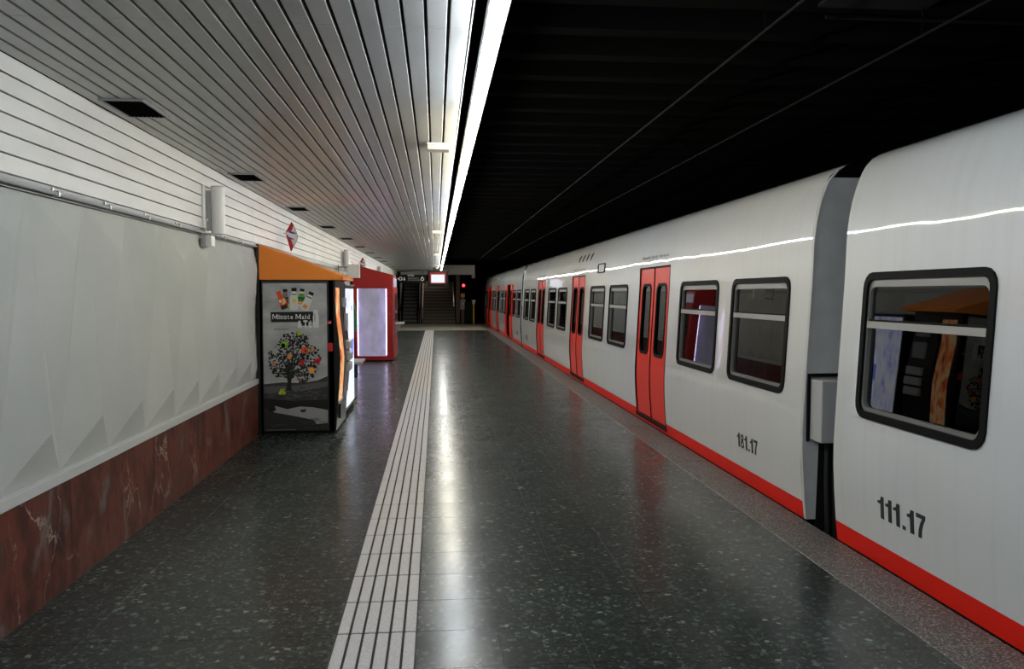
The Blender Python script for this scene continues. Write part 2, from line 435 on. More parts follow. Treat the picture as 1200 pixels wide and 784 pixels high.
def car_shell(L, wins, doors, sy=1):
    zs = sorted(set([p[0] for p in PROF if p[0] >= 2.0]+[-.35,.13-.0001 if 0 else .13,ZD0,.34,.52,.68,ZW0+.04,1.0,1.21,1.5,ZW1-.04,ZD1]+[0]))
    holes = [(a+.04, b-.04, ZW0+.04, ZW1-.04) for a, b in wins]+[(c-.71, c+.71, ZD0, ZD1) for c in doors]
    ys = sorted(set([0, L]+[h[0] for h in holes]+[h[1] for h in holes]+[L*i/16 for i in range(17)]))
    stripe = MB(); body = MB(); skirt = MB()
    for mbx, lo, hi in ((body, .13, 9), (stripe, -.0, .13), (skirt, -.35, 0)):
        Z = [z for z in zs if lo-1e-6 <= z <= hi+1e-6]
        idx = {}
        def vid(y, z):
            if (y, z) not in idx: idx[(y, z)] = len(mbx.v); mbx.v.append((px(z), sy*y, z))
            return idx[(y, z)]
        for y0, y1 in zip(ys, ys[1:]):
            for z0, z1 in zip(Z, Z[1:]):
                ym, zm = (y0+y1)/2, (z0+z1)/2
                if any(h[0] < ym < h[1] and h[2] < zm < h[3] for h in holes): continue
                mbx.f.append([vid(y0,z0),vid(y1,z0),vid(y1,z1),vid(y0,z1)]); mbx.mi.append(0)
    # roof mirrored to the far side and the far side wall
    pts = [(z, 8.16-x) for z, x in PROF[::-1]]
    b = len(body.v); n = len(pts)
    body.add([(x, sy*y, z) for y in (0, L) for z, x in pts], [[i, i+1, n+i+1, n+i] for i in range(n-1)])
    return body, stripe, skirt
def win_unit(root, a, b, sy):
    a, b = (a, b) if sy > 0 else (-b, -a)
    f = nearx(0)
    w_ = obj('window', MB().ring(rrect(a,b,ZW0,ZW1,.10), rrect(a+.046,b-.046,ZW0+.046,ZW1-.046,.060), -.012, .03, f), M['rubber'], root, smooth=False)
    obj('inner_frame', MB().ring(rrect(a+.045,b-.045,ZW0+.045,ZW1-.045,.061), rrect(a+.066,b-.066,ZW0+.068,ZW1-.092,.05), .004, .035, f), M['dalu'], w_)
    zm = 1.475
    obj('crossbar', MB().prism([(a+.06,zm-.02),(b-.06,zm-.02),(b-.06,zm+.022),(a+.06,zm+.022)], -.004, .03, f), M['alu'], w_)
    obj('crossbar_seal', MB().prism([(a+.07,zm+.022),(b-.07,zm+.022),(b-.07,zm+.034),(a+.07,zm+.034)], .004, .03, f), M['rubber'], w_)
    obj('pane', MB().prism([(a+.06,zm+.01),(b-.06,zm+.01),(b-.06,ZW1-.06),(a+.06,ZW1-.06)], .02, .024, f), M['glass'], w_)
    obj('pane', MB().prism([(a+.06,ZW0+.05),(b-.06,ZW0+.05),(b-.06,zm-.01),(a+.06,zm-.01)], .028, .032, f), M['glass'], w_)
    return w_
def leaf_unit(root, a, b, out=.012):
    """one red door leaf between y=a and y=b, with its glazing; out = depth of the leaf face inside the body line"""
    f = nearx(0); m_ = MB()
    wa, wb = a+.12, b-.12; z0, z1 = .885, 1.80
    zs = [ZD0+.005,.13,.34,.52,.68,z0+.03,1.0,1.21,1.5,z1-.03,ZD1-.008]; ys = [a+.005, wa+.03, wb-.03, b-.005]
    for dep in (out, out+.035):
        for i in range(3):
            for z_0, z_1 in zip(zs, zs[1:]):
                if i == 1 and z0 < (z_0+z_1)/2 < z1: continue
                m_.add([f(ys[i],z_0,dep),f(ys[i+1],z_0,dep),f(ys[i+1],z_1,dep),f(ys[i],z_1,dep)], [(0,1,2,3)])
    for z_0, z_1 in zip(zs, zs[1:]):
        for yy in (ys[0], ys[3]): m_.add([f(yy,z_0,out),f(yy,z_1,out),f(yy,z_1,out+.035),f(yy,z_0,out+.035)], [(0,1,2,3)])
    d = obj('door_leaf', m_, M['red'], root)
    obj('window_seal', MB().ring(rrect(wa,wb,z0,z1,.11), rrect(wa+.033,wb-.033,z0+.033,z1-.033,.085), out-.008, out+.03, f), M['rubber'], d)
    obj('pane', MB().prism([(wa+.025,z0+.025),(wb-.025,z0+.025),(wb-.025,z1-.025),(wa+.025,z1-.025)], out+.015, out+.019, f), M['glass'], d)
    return d
def strip_poly(root, name, y0, y1, z0, z1, t0, t1, m):
    zz = [z0]+[z for z, _ in PROF if z0 < z < z1]+[z1]
    mb = MB()
    for a, b in zip(zz, zz[1:]): mb.prism([(y0,a),(y1,a),(y1,b),(y0,b)], t0, t1, nearx(0))
    return obj(name, mb, m, root)
def door_unit(root, c, sy, is_open=False):
    c *= sy
    if is_open:
        leaf_unit(root, c+.72, c+1.40, -.045); leaf_unit(root, c-1.40, c-.72, -.045)
    else:
        leaf_unit(root, c+.004, c+.70); leaf_unit(root, c-.70, c-.004)
        strip_poly(root, 'door_seal', c-.009, c+.009, ZD0, ZD1, .004, .04, M['rubber'])
    f = nearx(0)
    mb = MB(); zz = [ZD0-.02]+[z for z, _ in PROF if ZD0 < z < ZD1]+[ZD1+.012]
    for (ya, yb) in ((c-.72, c-.70), (c+.70, c+.72)):
        for a, b in zip(zz, zz[1:]): mb.prism([(ya,a),(yb,a),(yb,b),(ya,b)], -.003, .06, f)
    mb.prism([(c-.72,ZD1-.008),(c+.72,ZD1-.008),(c+.72,ZD1+.012),(c-.72,ZD1+.012)], -.003, .06, f)
    obj('door_surround', mb, M['rubber'], root)
    obj('doorstep', MB().prism([(c-.73,.035),(c+.73,.035),(c+.73,.083),(c-.73,.083)], -.012, .10, f), M['black'], root)
def digits(root, s, y, z, h):
    """condensed numerals; reading direction runs towards -y"""
    G = {'1': (.63, [[(.25,0),(.52,0),(.52,1),(.30,1),(.26,.86),(.20,.80),(.02,.77),(.02,.65),(.25,.65)]]),
         '7': (.74, [[(.06,.82),(.06,1),(.70,1),(.70,.84),(.56,.62),(.46,.34),(.42,0),(.19,0),(.24,.32),(.34,.60),(.48,.82)]]),
         '.': (.43, [[(.10,0),(.32,0),(.32,.17),(.10,.17)]]),
         '2': (.74, [[(.05,0),(.68,0),(.68,.18),(.34,.18),(.62,.48),(.69,.72),(.62,.92),(.38,1.01),(.14,.93),(.06,.68),(.28,.68),(.31,.80),(.38,.84),(.46,.79),(.47,.68),(.40,.52),(.05,.18)]])}
    def ringpoly(cx, cy, rx, ry, t):
        o = [(cx+rx*math.cos(R(a)), cy+ry*math.sin(R(a))) for a in range(0,360,30)]
        i = [(cx+(rx-t)*math.cos(R(a)), cy+(ry-t)*math.sin(R(a))) for a in range(0,360,30)]
        return o, i
    x = 0; mb = MB()
    fn = lambda u, v, t: (px(z+v*h)-.0025+t, y-(x+u)*h, z+v*h)
    for ch in s:
        if ch == '8':
            for cy, ry, rx in ((.74,.265,.27),(.27,.285,.31)):
                o, i = ringpoly(.36, cy, rx, ry, .155); mb.ring(o, i, 0, .003, fn)
            x += .74; continue
        adv, polys = G[ch]
        for p in polys: mb.prism(p, 0, .003, fn)
        x += adv
    return obj('car_number', mb, M['digit'], root)
def surf_text(root, body, y, z, size, m, name='door_notice', bold=0, maxw=None):
    v, f = text_mesh(body, size, bold)
    if maxw:
        wmax = max(p[0] for p in v); k = maxw/wmax; v = [(p[0]*k, p[1]) for p in v]
    mb = MB(); mb.add([(px(z+b)-.003, y-a, z+b) for a, b in v], f)
    return obj(name, mb, m, root)
def car(name, label, y0, sy, wins, doors, opened=(), number=None, detail=True, L=19.7, woff=0):
    root = thing('train_car', label, 'train car', (0, y0, 0), 'cars of the white and red train')
    wins = [(a+woff, b+woff) for a, b in wins]; doors = [c+woff for c in doors]
    body, stripe, skirt = car_shell(L, wins, doors, sy)
    obj('body', body, M['train'], root, smooth=True)
    obj('red_stripe', stripe, M['stripe'], root, smooth=True)
    obj('underskirt', skirt, M['black'], root)
    for a, b in wins: win_unit(root, a, b, sy)
    for i, c in enumerate(doors): door_unit(root, c, sy, i in opened)
    # cabin lining, open towards the platform side windows
    ya, yb = (0.06, L-.06) if sy > 0 else (-L+.06, -.06)
    lin_ = MB(); lin_.add([(2.83,ya,.02),(5.3,ya,.02),(5.3,yb,.02),(2.83,yb,.02),(2.9,ya,2.25),(5.3,ya,2.25),(5.3,yb,2.25),(2.9,yb,2.25)],
                          [(0,1,2,3),(4,5,6,7),(1,2,6,5),(0,1,5,4),(3,2,6,7)])
    obj('cabin_lining', lin_, M['inter'], root)
    for a, b in wins:
        c = sy*(a+b)/2
        for dx in (0, .5):
            s_ = obj('seat', MB().box(2.86+dx, 3.28+dx, c-.1, c+.33, .38, .47, .02), M['seat'], root)
            obj('seat_back', MB().box(2.88+dx, 3.26+dx, c+.30, c+.38, .47, 1.15, .03), M['seat'], s_)
            obj('seat_leg', MB().box(3.0+dx, 3.1+dx, c+.05, c+.2, .02, .38), M['steel'], s_)
    return root
cA = car('a', 'nearest white train car numbered 111.17, at the right edge', 5.29, -1, OFF['win'][:3], OFF['door'][:1], L=12.0, woff=-.05)
digits(cA, '111.17', 4.735-5.29, .305, .135)
cB = car('b', 'middle white train car numbered 181.17 with closed red doors', 5.80, 1, OFF['win'], OFF['door'])
digits(cB, '181.17', 7.09-5.8, .305, .125); digits(cB, '181.17', 18.7, .305, .125)
cC = car('c', 'farthest white train car, beyond the middle car, with doors open', 26.0, 1, OFF['win'], OFF['door'], opened=(0, 2))
digits(cC, '112.17', 1.4, .305, .125)
NOTICE = (('Deixeu', .62, .21, .035), ('sortir', .39, .17, .035), ('Dejar', .17, .16, .02), ('salir', -.01, .14, .02), ('Allow', -.21, .16, .02), ('way', -.39, .11, .02), ('out', -.52, .10, .02))
for root in (cB, cC):
    for c in OFF['door']:
        for words, dy, wd, bo_ in NOTICE: surf_text(root, words, c+dy, 2.118, .056, M['greytext'], maxw=wd, bold=bo_)
    # four slanted air slots and a small door indicator
    for k in range(4):
        y = 9.95-.40*k
        obj('air_slot', MB().prism([(y+.10,2.27),(y-.08+.10,2.27),(y-.20+.06,2.39),(y-.06,2.40),(y+.05,2.36)], -.004, .02, nearx(0)), M['black'], root)
    a, b = 7.38, 8.0
    f_ = obj('indicator', MB().ring(rrect(a,b,2.015,2.175,.05), rrect(a+.07,b-.07,2.032,2.158,.03), -.01, .01, nearx(0)), M['rubber'], root)
    obj('indicator_glass', MB().prism(rrect(a+.06,b-.06,2.028,2.162,.03), -.002, .008, nearx(0)), M['grey'], f_)
# the end wall of the middle car, seen in the gap, with a pale box in a sealed recess
def end_wall(root, y, sgn=-1):
    zz = [z for z, _ in PROF if .0 <= z <= 2.5]+[2.515]
    poly = [(px(z)+.004, z) for z in zz]+[(3.6, 2.515), (3.6, .58), (2.81, .58), (2.795, 0)]
    obj('end_wall', MB().prism(poly, y, y+.03, lambda u, v, t: (u, t, v)), M['grubby'], root)
end_wall(cB, -.03)
obj('end_edge', MB().prism([(px(z), z) for z in (0,.13,.52,.68,1.21,1.77,2.04,2.2,2.35,2.48,2.57,2.6)]+[(px(z)+.012, z) for z in (2.6,2.57,2.48,2.35,2.2,2.04,1.77,1.21,.68,.52,.13,0)], -.035, .0, lambda u, v, t: (u, t, v)), M['grubby'], cB)
bx = obj('end_box', MB().box(2.735, 3.1, -.22, -.04, .60, 1.045, .006), M['lgrey'], cB)
obj('box_seal', MB().prism([(2.712,.585),(2.732,.585),(2.732,1.06),(3.1,1.06),(3.1,1.085),(2.712,1.085)], -.05, -.03, lambda u, v, t: (u, t, v)), M['rubber'], bx)
obj('end_wall_lower', MB().box(2.80, 3.6, -.022, -.002, -.2, .578), M['black'], cB)
for x in (2.84, 2.90): obj('coupling_hose', MB().tube([(x, -.10, .57), (x-.01, -.12, .3), (x+.02, -.10, -.2)], .018, 8), M['bellows'], cB, smooth=True)
gw = obj('gangway', MB().box(3.22, 5.2, -.46, -.04, -.2, 2.35), M['bellows'], cB)
for k in range(4): obj('bellows_fold', MB().box(3.19, 5.2, -.44+.1*k, -.39+.1*k, -.2, 2.38, .004), M['bellows'], gw)
gw2 = obj('gangway', MB().box(2.80, 5.3, 19.72, 20.18, -.2, 2.40), M['grubby'], cB)
obj('gangway_cover', MB().prism([(px(z)+.03, z) for z in (0,.13,.52,.68,1.21,1.77,2.04,2.2,2.35,2.48)]+[(3.2,2.5),(3.2,0)], 19.71, 20.19, lambda u, v, t: (u, t, v)), M['grubby'], gw2)
obj('cab_front', MB().prism([(z2, z) for z, z2 in PROF if z >= -.05]+[(8.16-z2, z) for z, z2 in PROF[::-1] if z >= -.05], 19.7, 19.74, lambda u, v, t: (u, t, v)), M['train'], cC)

# ------------------------------------------------------------------ ceiling vents, emergency lights
def vent(i, y):
    t = thing('ceiling_vent', f'dark square ceiling vent grille by the left wall, {ORD[i]} along the platform', 'vent', (-1.895, y, CZ), 'ceiling vents')
    w2, l2 = .135, .25
    fr = rrect(-w2, w2, -l2, l2, .004, 1); inn = rrect(-w2+.018, w2-.018, -l2+.018, l2-.018, .004, 1)
    obj('frame', MB().ring(fr, inn, -.012, -.0005, lambda u, v, q: (u, v, q)), M['grey'], t)
    obj('back_plate', MB().box(-w2+.01, w2-.01, -l2+.01, l2-.01, -.0035, -.0012), M['black'], t)
    if i < 6:
        for k in range(9):
            x = -w2+.03+k*.026
            obj('louvre', MB().box(x, x+.012, -l2+.018, l2-.018, -.010, -.004), M['beam'], t)
for i in range(13): vent(i, 5.47+3.09*i)
for i, y in enumerate((6.6, 15.6, 24.6, 33.6)):
    t = thing('emergency_light', f'slim white emergency light box on the ceiling slats, {ORD[i]} along the edge', 'light', (.02, y, CZ), 'emergency lights')
    obj('body', MB().box(-.085, .095, -.11, .11, -.012, -.0005, .002), M['white'], t)
    obj('diffuser', MB().prism([(-.07,-.012),(-.055,-.045),(.065,-.045),(.08,-.012)], -.10, .10, lambda u, v, q: (q*.85+.005, u*1.2, v)), M['diff'], t)

# ------------------------------------------------------------------ wall conduit, speakers, signs on the left wall
t = thing('conduit', 'thin grey metal conduit running along the wall under the white slats', 'pipe', (WX, 0, 2.222))
obj('pipe', MB().tube([(.014, YB, 0), (.014, 9.86, 0)], .011, 8), M['conduit'], t, smooth=True)
ck = None; y = 1.9
while y < 9.8:
    if ck is None: ck = obj('clip', MB().box(-.011, .03, -.01, .01, -.016, .016, .002).box(-.011, -.004, -.01, .01, .01, .035), M['alu'], t, loc=(0, y, 0))
    else: dup(ck, (0, y, 0))
    y += .72
for i, (y, lab) in enumerate(((7.82, 'white column loudspeaker on the wall, nearest, before the orange canopy'), (18.75, 'white column loudspeaker on the slatted wall behind the blank sign'), (29.9, 'white column loudspeaker on the slatted wall beyond the red kiosk'))):
    t = thing('wall_speaker', lab, 'loudspeaker', (WX, y, 2.2), 'column loudspeakers')
    obj('cabinet', MB().prism(rrect(.045, .165, -.065, .065, .055, 4), .02, .445, lambda u, v, q: (u, v, q)), M['white'], t, smooth=True)
    obj('end_cap', MB().prism(rrect(.044, .166, -.066, .066, .055, 4), .445, .456, lambda u, v, q: (u, v, q)), M['lgrey'], t)
    obj('mount', MB().box(.001, .046, -.02, .02, .05, .42, .004), M['lgrey'], t)
    obj('mount_rail', MB().box(.001, .02, -.16, -.11, .065, .45, .003), M['white'], t)
    obj('cable', MB().tube([(.03, -.15, .09), (.035, -.14, .13), (.035, -.1, .15), (.03, -.06, .13)], .004, 6), M['white'], t)
t = thing('junction_box', 'small white junction box with cable on the conduit below the speaker', 'box', (WX, 7.70, 2.07))
obj('housing', MB().box(.028, .085, -.055, .06, .03, .125, .004), M['white'], t)
obj('back_bracket', MB().box(.001, .029, -.1, .02, .02, .10, .003), M['grey'], t)
obj('cable', MB().tube([(.05, -.02, .12), (.052, -.022, .128), (.05, -.02, .135)], .004, 6), M['white'], t)
def metro_sign(y, lab, hidden=False):
    t = thing('platform_sign', lab, 'sign', (WX, y, 2.47), 'chevron platform signs')
    k = .0122
    def q(x, yy): return ((x-205)/15.68*k+.02, (400-yy)/15.68*k)
    arc = [q(325,145), q(362,205), q(395,290), q(420,370), q(425,430), q(410,490), q(390,545), q(355,595), q(325,665), q(303,672), q(222,375), q(205,355), q(222,330)]
    fn = lambda u, v, z: (u, z, v)
    obj('plate', MB().prism(arc, -.012, .012, fn), M['bwhite'], t)
    obj('red_arm', MB().prism([q(325,148), q(360,207), q(328,305), q(262,322), q(228,338), q(224,331)], -.017, -.0121, fn), M['signred'], t)
    obj('red_arm', MB().prism([q(226,378), q(262,390), q(265,440), q(312,460), q(354,590), q(324,664), q(305,670)], -.017, -.0121, fn), M['signred'], t)
    obj('blue_bar', MB().prism([q(272,322), q(300,312), q(395,345), q(405,362), q(350,362), q(285,345)], -.017, -.0121, fn), M['blue'], t)
    obj('blue_bar', MB().prism([q(266,412), q(365,455), q(362,468), q(310,458), q(266,438)], -.017, -.0121, fn), M['blue'], t)
    obj('rim', MB().tube([(*[q(a,b)[0]],-.012,q(a,b)[1]) for a, b in ((360,207),(395,290),(420,370),(427,430),(410,490),(355,592))], .004, 6), M['grey'], t)
    obj('arm', MB().tube([(.0, .0, q(0,355)[1]), (.05, 0, q(0,355)[1])], .008, 6), M['steel'], t)
metro_sign(11.65, 'small red, white and blue chevron sign on the wall above the orange canopy')
metro_sign(22.7, 'small red, white and blue chevron sign on the wall above the red kiosk')
t = thing('blade_sign', 'blank light grey box sign sticking out from the wall before the red kiosk', 'sign', (WX, 18.0, 2.01))
obj('face_box', MB().box(.20, .465, -.03, .03, .0, .29, .006), M['white'], t)
obj('bracket', MB().box(.001, .20, -.012, .012, .03, .06).box(.001, .20, -.012, .012, .22, .25).box(.001,.02,-.03,.03,.0,.28), M['grey'], t)

# ------------------------------------------------------------------ vending machine with the tree poster
def PX(x): return -2.035+(x-308)*.00985       # a point of the poster, from its left edge
def PZ(z): return 1.795-(z-330)*.01005
V1 = thing('vending_machine', 'black vending machine with grey tree and juice poster under an orange canopy', 'vending machine', (-2.07, 9.9, 0))
def fx(z):   # bulging front profile, local x of the door face
    pts = [(0,.872),(.2,.882),(.55,.912),(.88,.932),(1.1,.915),(1.4,.882),(1.6,.876),(1.83,.878)]
    for (a, xa), (b, xb) in zip(pts, pts[1:]):
        if a <= z <= b: return xa+(xb-xa)*(z-a)/(b-a)
    return pts[-1][1]
zz = [0.03,.2,.38,.55,.72,.9,1.02,1.15,1.28,1.4,1.6,1.83]
obj('cabinet', MB().box(.02, .86, .0, 1.02, .03, 1.83, .004), M['vmblack'], V1)
obj('base', MB().box(.03, .85, .02, 1.0, .0, .03), M['black'], V1)
def front_strip(y0, y1, z0, z1, t0, t1, fxx=fx):
    ss = [z0]+[z for z in zz if z0 < z < z1]+[z1]; mb = MB()
    for a, b in zip(ss, ss[1:]):
        mb.add([(fxx(a)+t0,y0,a),(fxx(b)+t0,y0,b),(fxx(b)+t1,y0,b),(fxx(a)+t1,y0,a),(fxx(a)+t0,y1,a),(fxx(b)+t0,y1,b),(fxx(b)+t1,y1,b),(fxx(a)+t1,y1,a)],
               [(0,1,2,3),(7,6,5,4),(3,2,6,7),(1,5,6,2),(0,3,7,4)])
    return mb
ss = zz; mb = MB()
mb.prism([(.80,z) for z in (1.83,.03)]+[(fx(z),z) for z in zz], .0, 1.02, lambda u, v, q: (u, q, v))
dr = obj('door', mb, M['vmblack'], V1)
mg = mat('lit_juice_print', (.2,.1,.05), .3, emit=(1,.5,.2), strength=.85); k = NT(mg); P = k.pos((1, 3.5, 1.6))
cc = k.ramp(k.noise(P, 3.2, 4, .6), [(.30, (.10,.01,.005)), (.42, (.85,.14,.03)), (.5, (1,.42,.12)), (.56, (1,.78,.45)), (.66, (.7,.16,.04)), (.75, (.35,.4,.08))])
k.link(cc, k.p.inputs['Emission Color'])
obj('lit_print', front_strip(.06, .36, .38, 1.74, .0, .008), mg, dr, label='glowing orange fruit print')
pn = obj('control_panel', front_strip(.42, .98, .40, 1.74, .0, .012), M['vmblack'], dr)
zc = .90
for k_, z in enumerate((.74, .88, 1.02)):
    b_ = obj('coin_panel', MB().box(fx(z)+.0, fx(z)+.055, .60, .95, z-.055, z+.055, .008), M['lgrey'], dr)
obj('keypad', MB().box(fx(1.3)+.012, fx(1.3)+.035, .62, .92, 1.2, 1.42, .004), M['grey'], dr)
obj('price_display', MB().box(fx(1.55)+.0, fx(1.55)+.03, .60, .92, 1.5, 1.62, .004), M['grey'], dr)
obj('delivery_flap', MB().box(.89, .915, .12, .7, .16, .34, .006), M['vmblack'], dr)
# side: poster, stickers, plinth line
mp_ = mat('poster_sky', (.3,.3,.3), .5, spec=.25); k = NT(mp_); g_ = k.new('ShaderNodeNewGeometry'); sx = k.new('ShaderNodeSeparateXYZ'); k.link(g_.outputs['Position'], sx.inputs[0])
cl = k.noise(k.pos((1,1,1.6)), 4.5, 4)
ad = k.new('ShaderNodeMath', operation='MULTIPLY_ADD'); k.link(cl, ad.inputs[0]); ad.inputs[1].default_value = .35; k.link(sx.outputs[2], ad.inputs[2])
k.color(k.ramp(ad.outputs[0], [(0, .30), (.9, .40), (1.0, .33)]))
mr = k.n[-1]
k.color(k.mix(k.ramp(cl, [(.3, 0), (.7, 1)]), (.33,.345,.36), (.52,.53,.54)))
fnp = lambda u, v, q: (u+2.07, q, v)
poster = obj('poster', MB().prism([(PX(308),PZ(330)),(PX(383.5),PZ(330)),(PX(383.5),PZ(504)),(PX(308),PZ(504))], -.004, .0, fnp), mp_, V1, label='grey poster with a fruit tree and juice bottles')
PM = {}
def pm(c):
    c = tuple(c)
    if c not in PM: PM[c] = mat('print_'+str(len(PM)), c, .6, spec=.15)
    return PM[c]
def pprint(name, polys, layer=1):
    """polys: list of (colour, [(x,y) in poster measures])"""
    cols = []; mb = MB()
    for i, (c, p) in enumerate(polys):
        c = tuple(c)
        if c not in cols: cols.append(c)
        mb.cur = cols.index(c)
        yy = -.0045-.0005*layer-(.000003 if len(polys) < 150 else .0000004)*i
        mb.add([(PX(a)+2.07, yy, PZ(b)) for a, b in p], [list(range(len(p)))])
    ms = [pm(c) for c in cols]
    return obj(name, mb, ms if len(ms) > 1 else ms[0], poster)
def disc(cx, cy, rx, ry=None, n=12): ry = ry or rx; return [(cx+rx*math.cos(2*math.pi*i/n), cy+ry*math.sin(2*math.pi*i/n)) for i in range(n)]
rn = random.Random(3)
# ground, hills, lake
gr = [((.05,.05,.05), [(308,449),(330,447),(352,448),(372,445),(383.5,440),(383.5,504),(308,504)]),
      ((.11,.11,.11), [(308,452),(345,451),(383.5,446),(383.5,452),(350,458),(308,460)]),
      ((.02,.02,.02), [(308,466),(340,469),(383.5,468),(383.5,480),(308,478)]),
      ((.34,.34,.35), [(312,473),(325,476),(335,479),(350,476),(365,477),(383.5,480.5),(383.5,496),(370,497),(352,489),(330,485),(318,482)]),
      ((.02,.02,.02), [(312,472),(320,474),(322,480),(316,483),(312,481)]),
      ((.035,.035,.035), [(308,481),(330,484.5),(352,489),(366,492),(370,497.5),(383.5,497),(383.5,504),(308,504)]),
      ((.03,.03,.03), [(350,480),(358,479),(356,483),(352,483)]), ((.22,.22,.22), [(311,503.2),(345,503.2),(345,503.8),(311,503.8)])]
for i in range(60):
    a, b = 309+rn.random()*72, 453+rn.random()*14; l = 2+rn.random()*6
    gr.append((rn.choice([(.02,.02,.02),(.09,.09,.09),(.15,.15,.15)]), [(a,b),(min(a+l,383),b+.2),(min(a+l,383),b+.8),(a,b+.6)]))
for i in range(40):
    a, b = 309+rn.random()*70, 490+rn.random()*12; l = 2+rn.random()*6
    gr.append((rn.choice([(.015,.015,.015),(.07,.07,.07)]), [(a,b),(min(a+l,383),b+.3),(min(a+l,383),b+.9),(a,b+.7)]))
pprint('landscape_print', gr, 1)
tr = [((.02,.02,.02), [(334,457),(336,447),(335,440),(333,432),(337,436),(339,440),(343,434),(345,435),(341,443),(340,449),(341,456),(344,458)])]
def limb(x0, y0, x1, y1, w0, w1):
    dx, dy = x1-x0, y1-y0; l = math.hypot(dx, dy); nx, ny = -dy/l, dx/l
    tr.append(((.02,.02,.02), [(x0+nx*w0,y0+ny*w0),(x1+nx*w1,y1+ny*w1),(x1-nx*w1,y1-ny*w1),(x0-nx*w0,y0-ny*w0)]))
for x1, y1 in ((322,428),(328,412),(334,404),(344,394),(352,400),(360,412),(368,424),(362,434),(350,415),(338,418),(318,436),(357,440)):
    xm, ym = 339+(x1-339)*.5+rn.uniform(-2,2), 437+(y1-437)*.5
    limb(338, 437, xm, ym, 1.3, .8); limb(xm, ym, x1, y1, .8, .3)
for i in range(950):
    a = rn.random()*2*math.pi; r_ = math.sqrt(rn.random()); cx, cy = 344.5+30.5*r_*math.cos(a), 419+31*r_*math.sin(a)
    if cy > 441 and cx < 350: continue
    if cy < 419 and abs(cx-345) > 10+(cy-388)*.85: continue
    if rn.random() < .25 and math.sin(cx*.7)*math.sin(cy*.6) > .2: continue
    s_ = .6+rn.random()*1.3; n = rn.choice((3,4,5)); a0 = rn.random()*6
    c = rn.choice([(.015,.015,.015)]*4+[(.035,.04,.035)]*2+[(.09,.095,.09)])
    tr.append((c, [(cx+s_*(.6+.7*rn.random())*math.cos(a0+6.283*j/n), cy+s_*(.6+.7*rn.random())*math.sin(a0+6.283*j/n)) for j in range(n)]))
pprint('tree_print', tr, 2)
frt = [((.25,.5,.05), disc(332.5,402.5,4.6)), ((.14,.3,.03), disc(331.5,403.5,2.8)), ((.7,.10,.03), disc(356.5,409,4.4,4.1)), ((.35,.03,.02), disc(357.5,410,1.6)),
       ((.55,.62,.04), disc(350.5,389,2.8,2.4)), ((.5,.55,.03), disc(348.5,387.6,1.8)), ((.75,.33,.06), disc(338.5,416.5,2.6,3.4)), ((.75,.2,.04), disc(319.8,424,1.9,2.4)),
       ((.55,.02,.03), disc(353.5,424,2.8,3.6)), ((.6,.02,.03), disc(370,422,2.6,2.3)), ((.6,.02,.03), disc(373.5,421,2.2)), ((.6,.03,.03), disc(372,424,2)), ((.85,.38,.04), disc(364.8,433,3.4,3.9)),
       ((.8,.3,.05), disc(366,408,1.7,2.6)), ((.5,.06,.02), disc(349,443.5,1.8)), ((.62,.66,.05), disc(329,457.5,2.6,3)), ((.5,.55,.03), disc(331.5,459.5,2.2)), ((.66,.68,.08), disc(327,459.8,1.9)), ((.4,.45,.03), disc(331,455.5,1.6))]
for q in frt: pprint('fruit_print', [q], 3)
# five bottles fanned out
bt = []
def bottle(cx, cy, ang, h, w_, body, cap, extras):
    ca, sa = math.cos(R(ang)), math.sin(R(ang))
    T = lambda a, b: (cx+a*w_*ca-b*h*-sa*1, cy+a*w_*sa-b*h*ca)
    def P_(pts): return [(cx+a*w_*ca+b*h*sa, cy+a*w_*sa-b*h*ca) for a, b in pts]
    bt.append((body, P_([(-.5,-.46),(-.42,-.5),(.42,-.5),(.5,-.46),(.5,.02),(.34,.2),(.3,.34),(-.3,.34),(-.34,.2),(-.5,.02)])))
    bt.append((cap, P_([(-.33,.34),(.33,.34),(.33,.5),(-.33,.5)])))
    for c, a0, a1, b0, b1 in extras: bt.append((c, P_([(a0,b0),(a1,b0),(a1,b1),(a0,b1)])))
bottle(334.5,347,0,20,8,(.22,.2,.18),(.015,.012,.012),[((.03,.03,.03),-.48,.48,-.08,.02),((.35,.04,.06),-.48,.48,-.35,-.12)])
bottle(353.5,347,7,21,8,(.10,.33,.05),(.015,.012,.012),[((.7,.7,.68),-.33,.33,.24,.34),((.03,.05,.03),-.5,.5,-.08,.02),((.02,.2,.12),-.5,.5,-.2,-.1),((.85,.35,.06),-.5,.5,-.34,-.22),((.75,.72,.7),-.5,.5,-.5,-.36),((.6,.08,.05),-.4,.4,-.42,-.39)])
bottle(330.3,350,-22,22,8.5,(.75,.12,.03),(.8,.10,.04),[((.05,.02,.015),-.5,.5,-.5,-.28),((.9,.5,.2),.0,.5,-.2,.05),((.8,.8,.75),-.4,-.1,-.1,.05),((.7,.7,.66),-.1,.2,-.25,-.15)])
bottle(344.8,348.5,1,26,9.5,(.68,.67,.66),(.015,.012,.012),[((.02,.02,.02),-.3,.3,.18,.22),((.6,.6,.6),-.4,.4,.08,.1)])
bottle(361,351,25,23,9,(.70,.68,.67),(.015,.012,.012),[((.02,.02,.02),-.34,.34,.18,.23),((.75,.3,.05),-.3,.28,-.42,-.22)])
bt += [((.78,.68,.05), disc(345,350.5,2.9,2.4)), ((.4,.55,.05), disc(338.3,356.5,1.3,2.2))]
pprint('bottle_print', bt, 2)
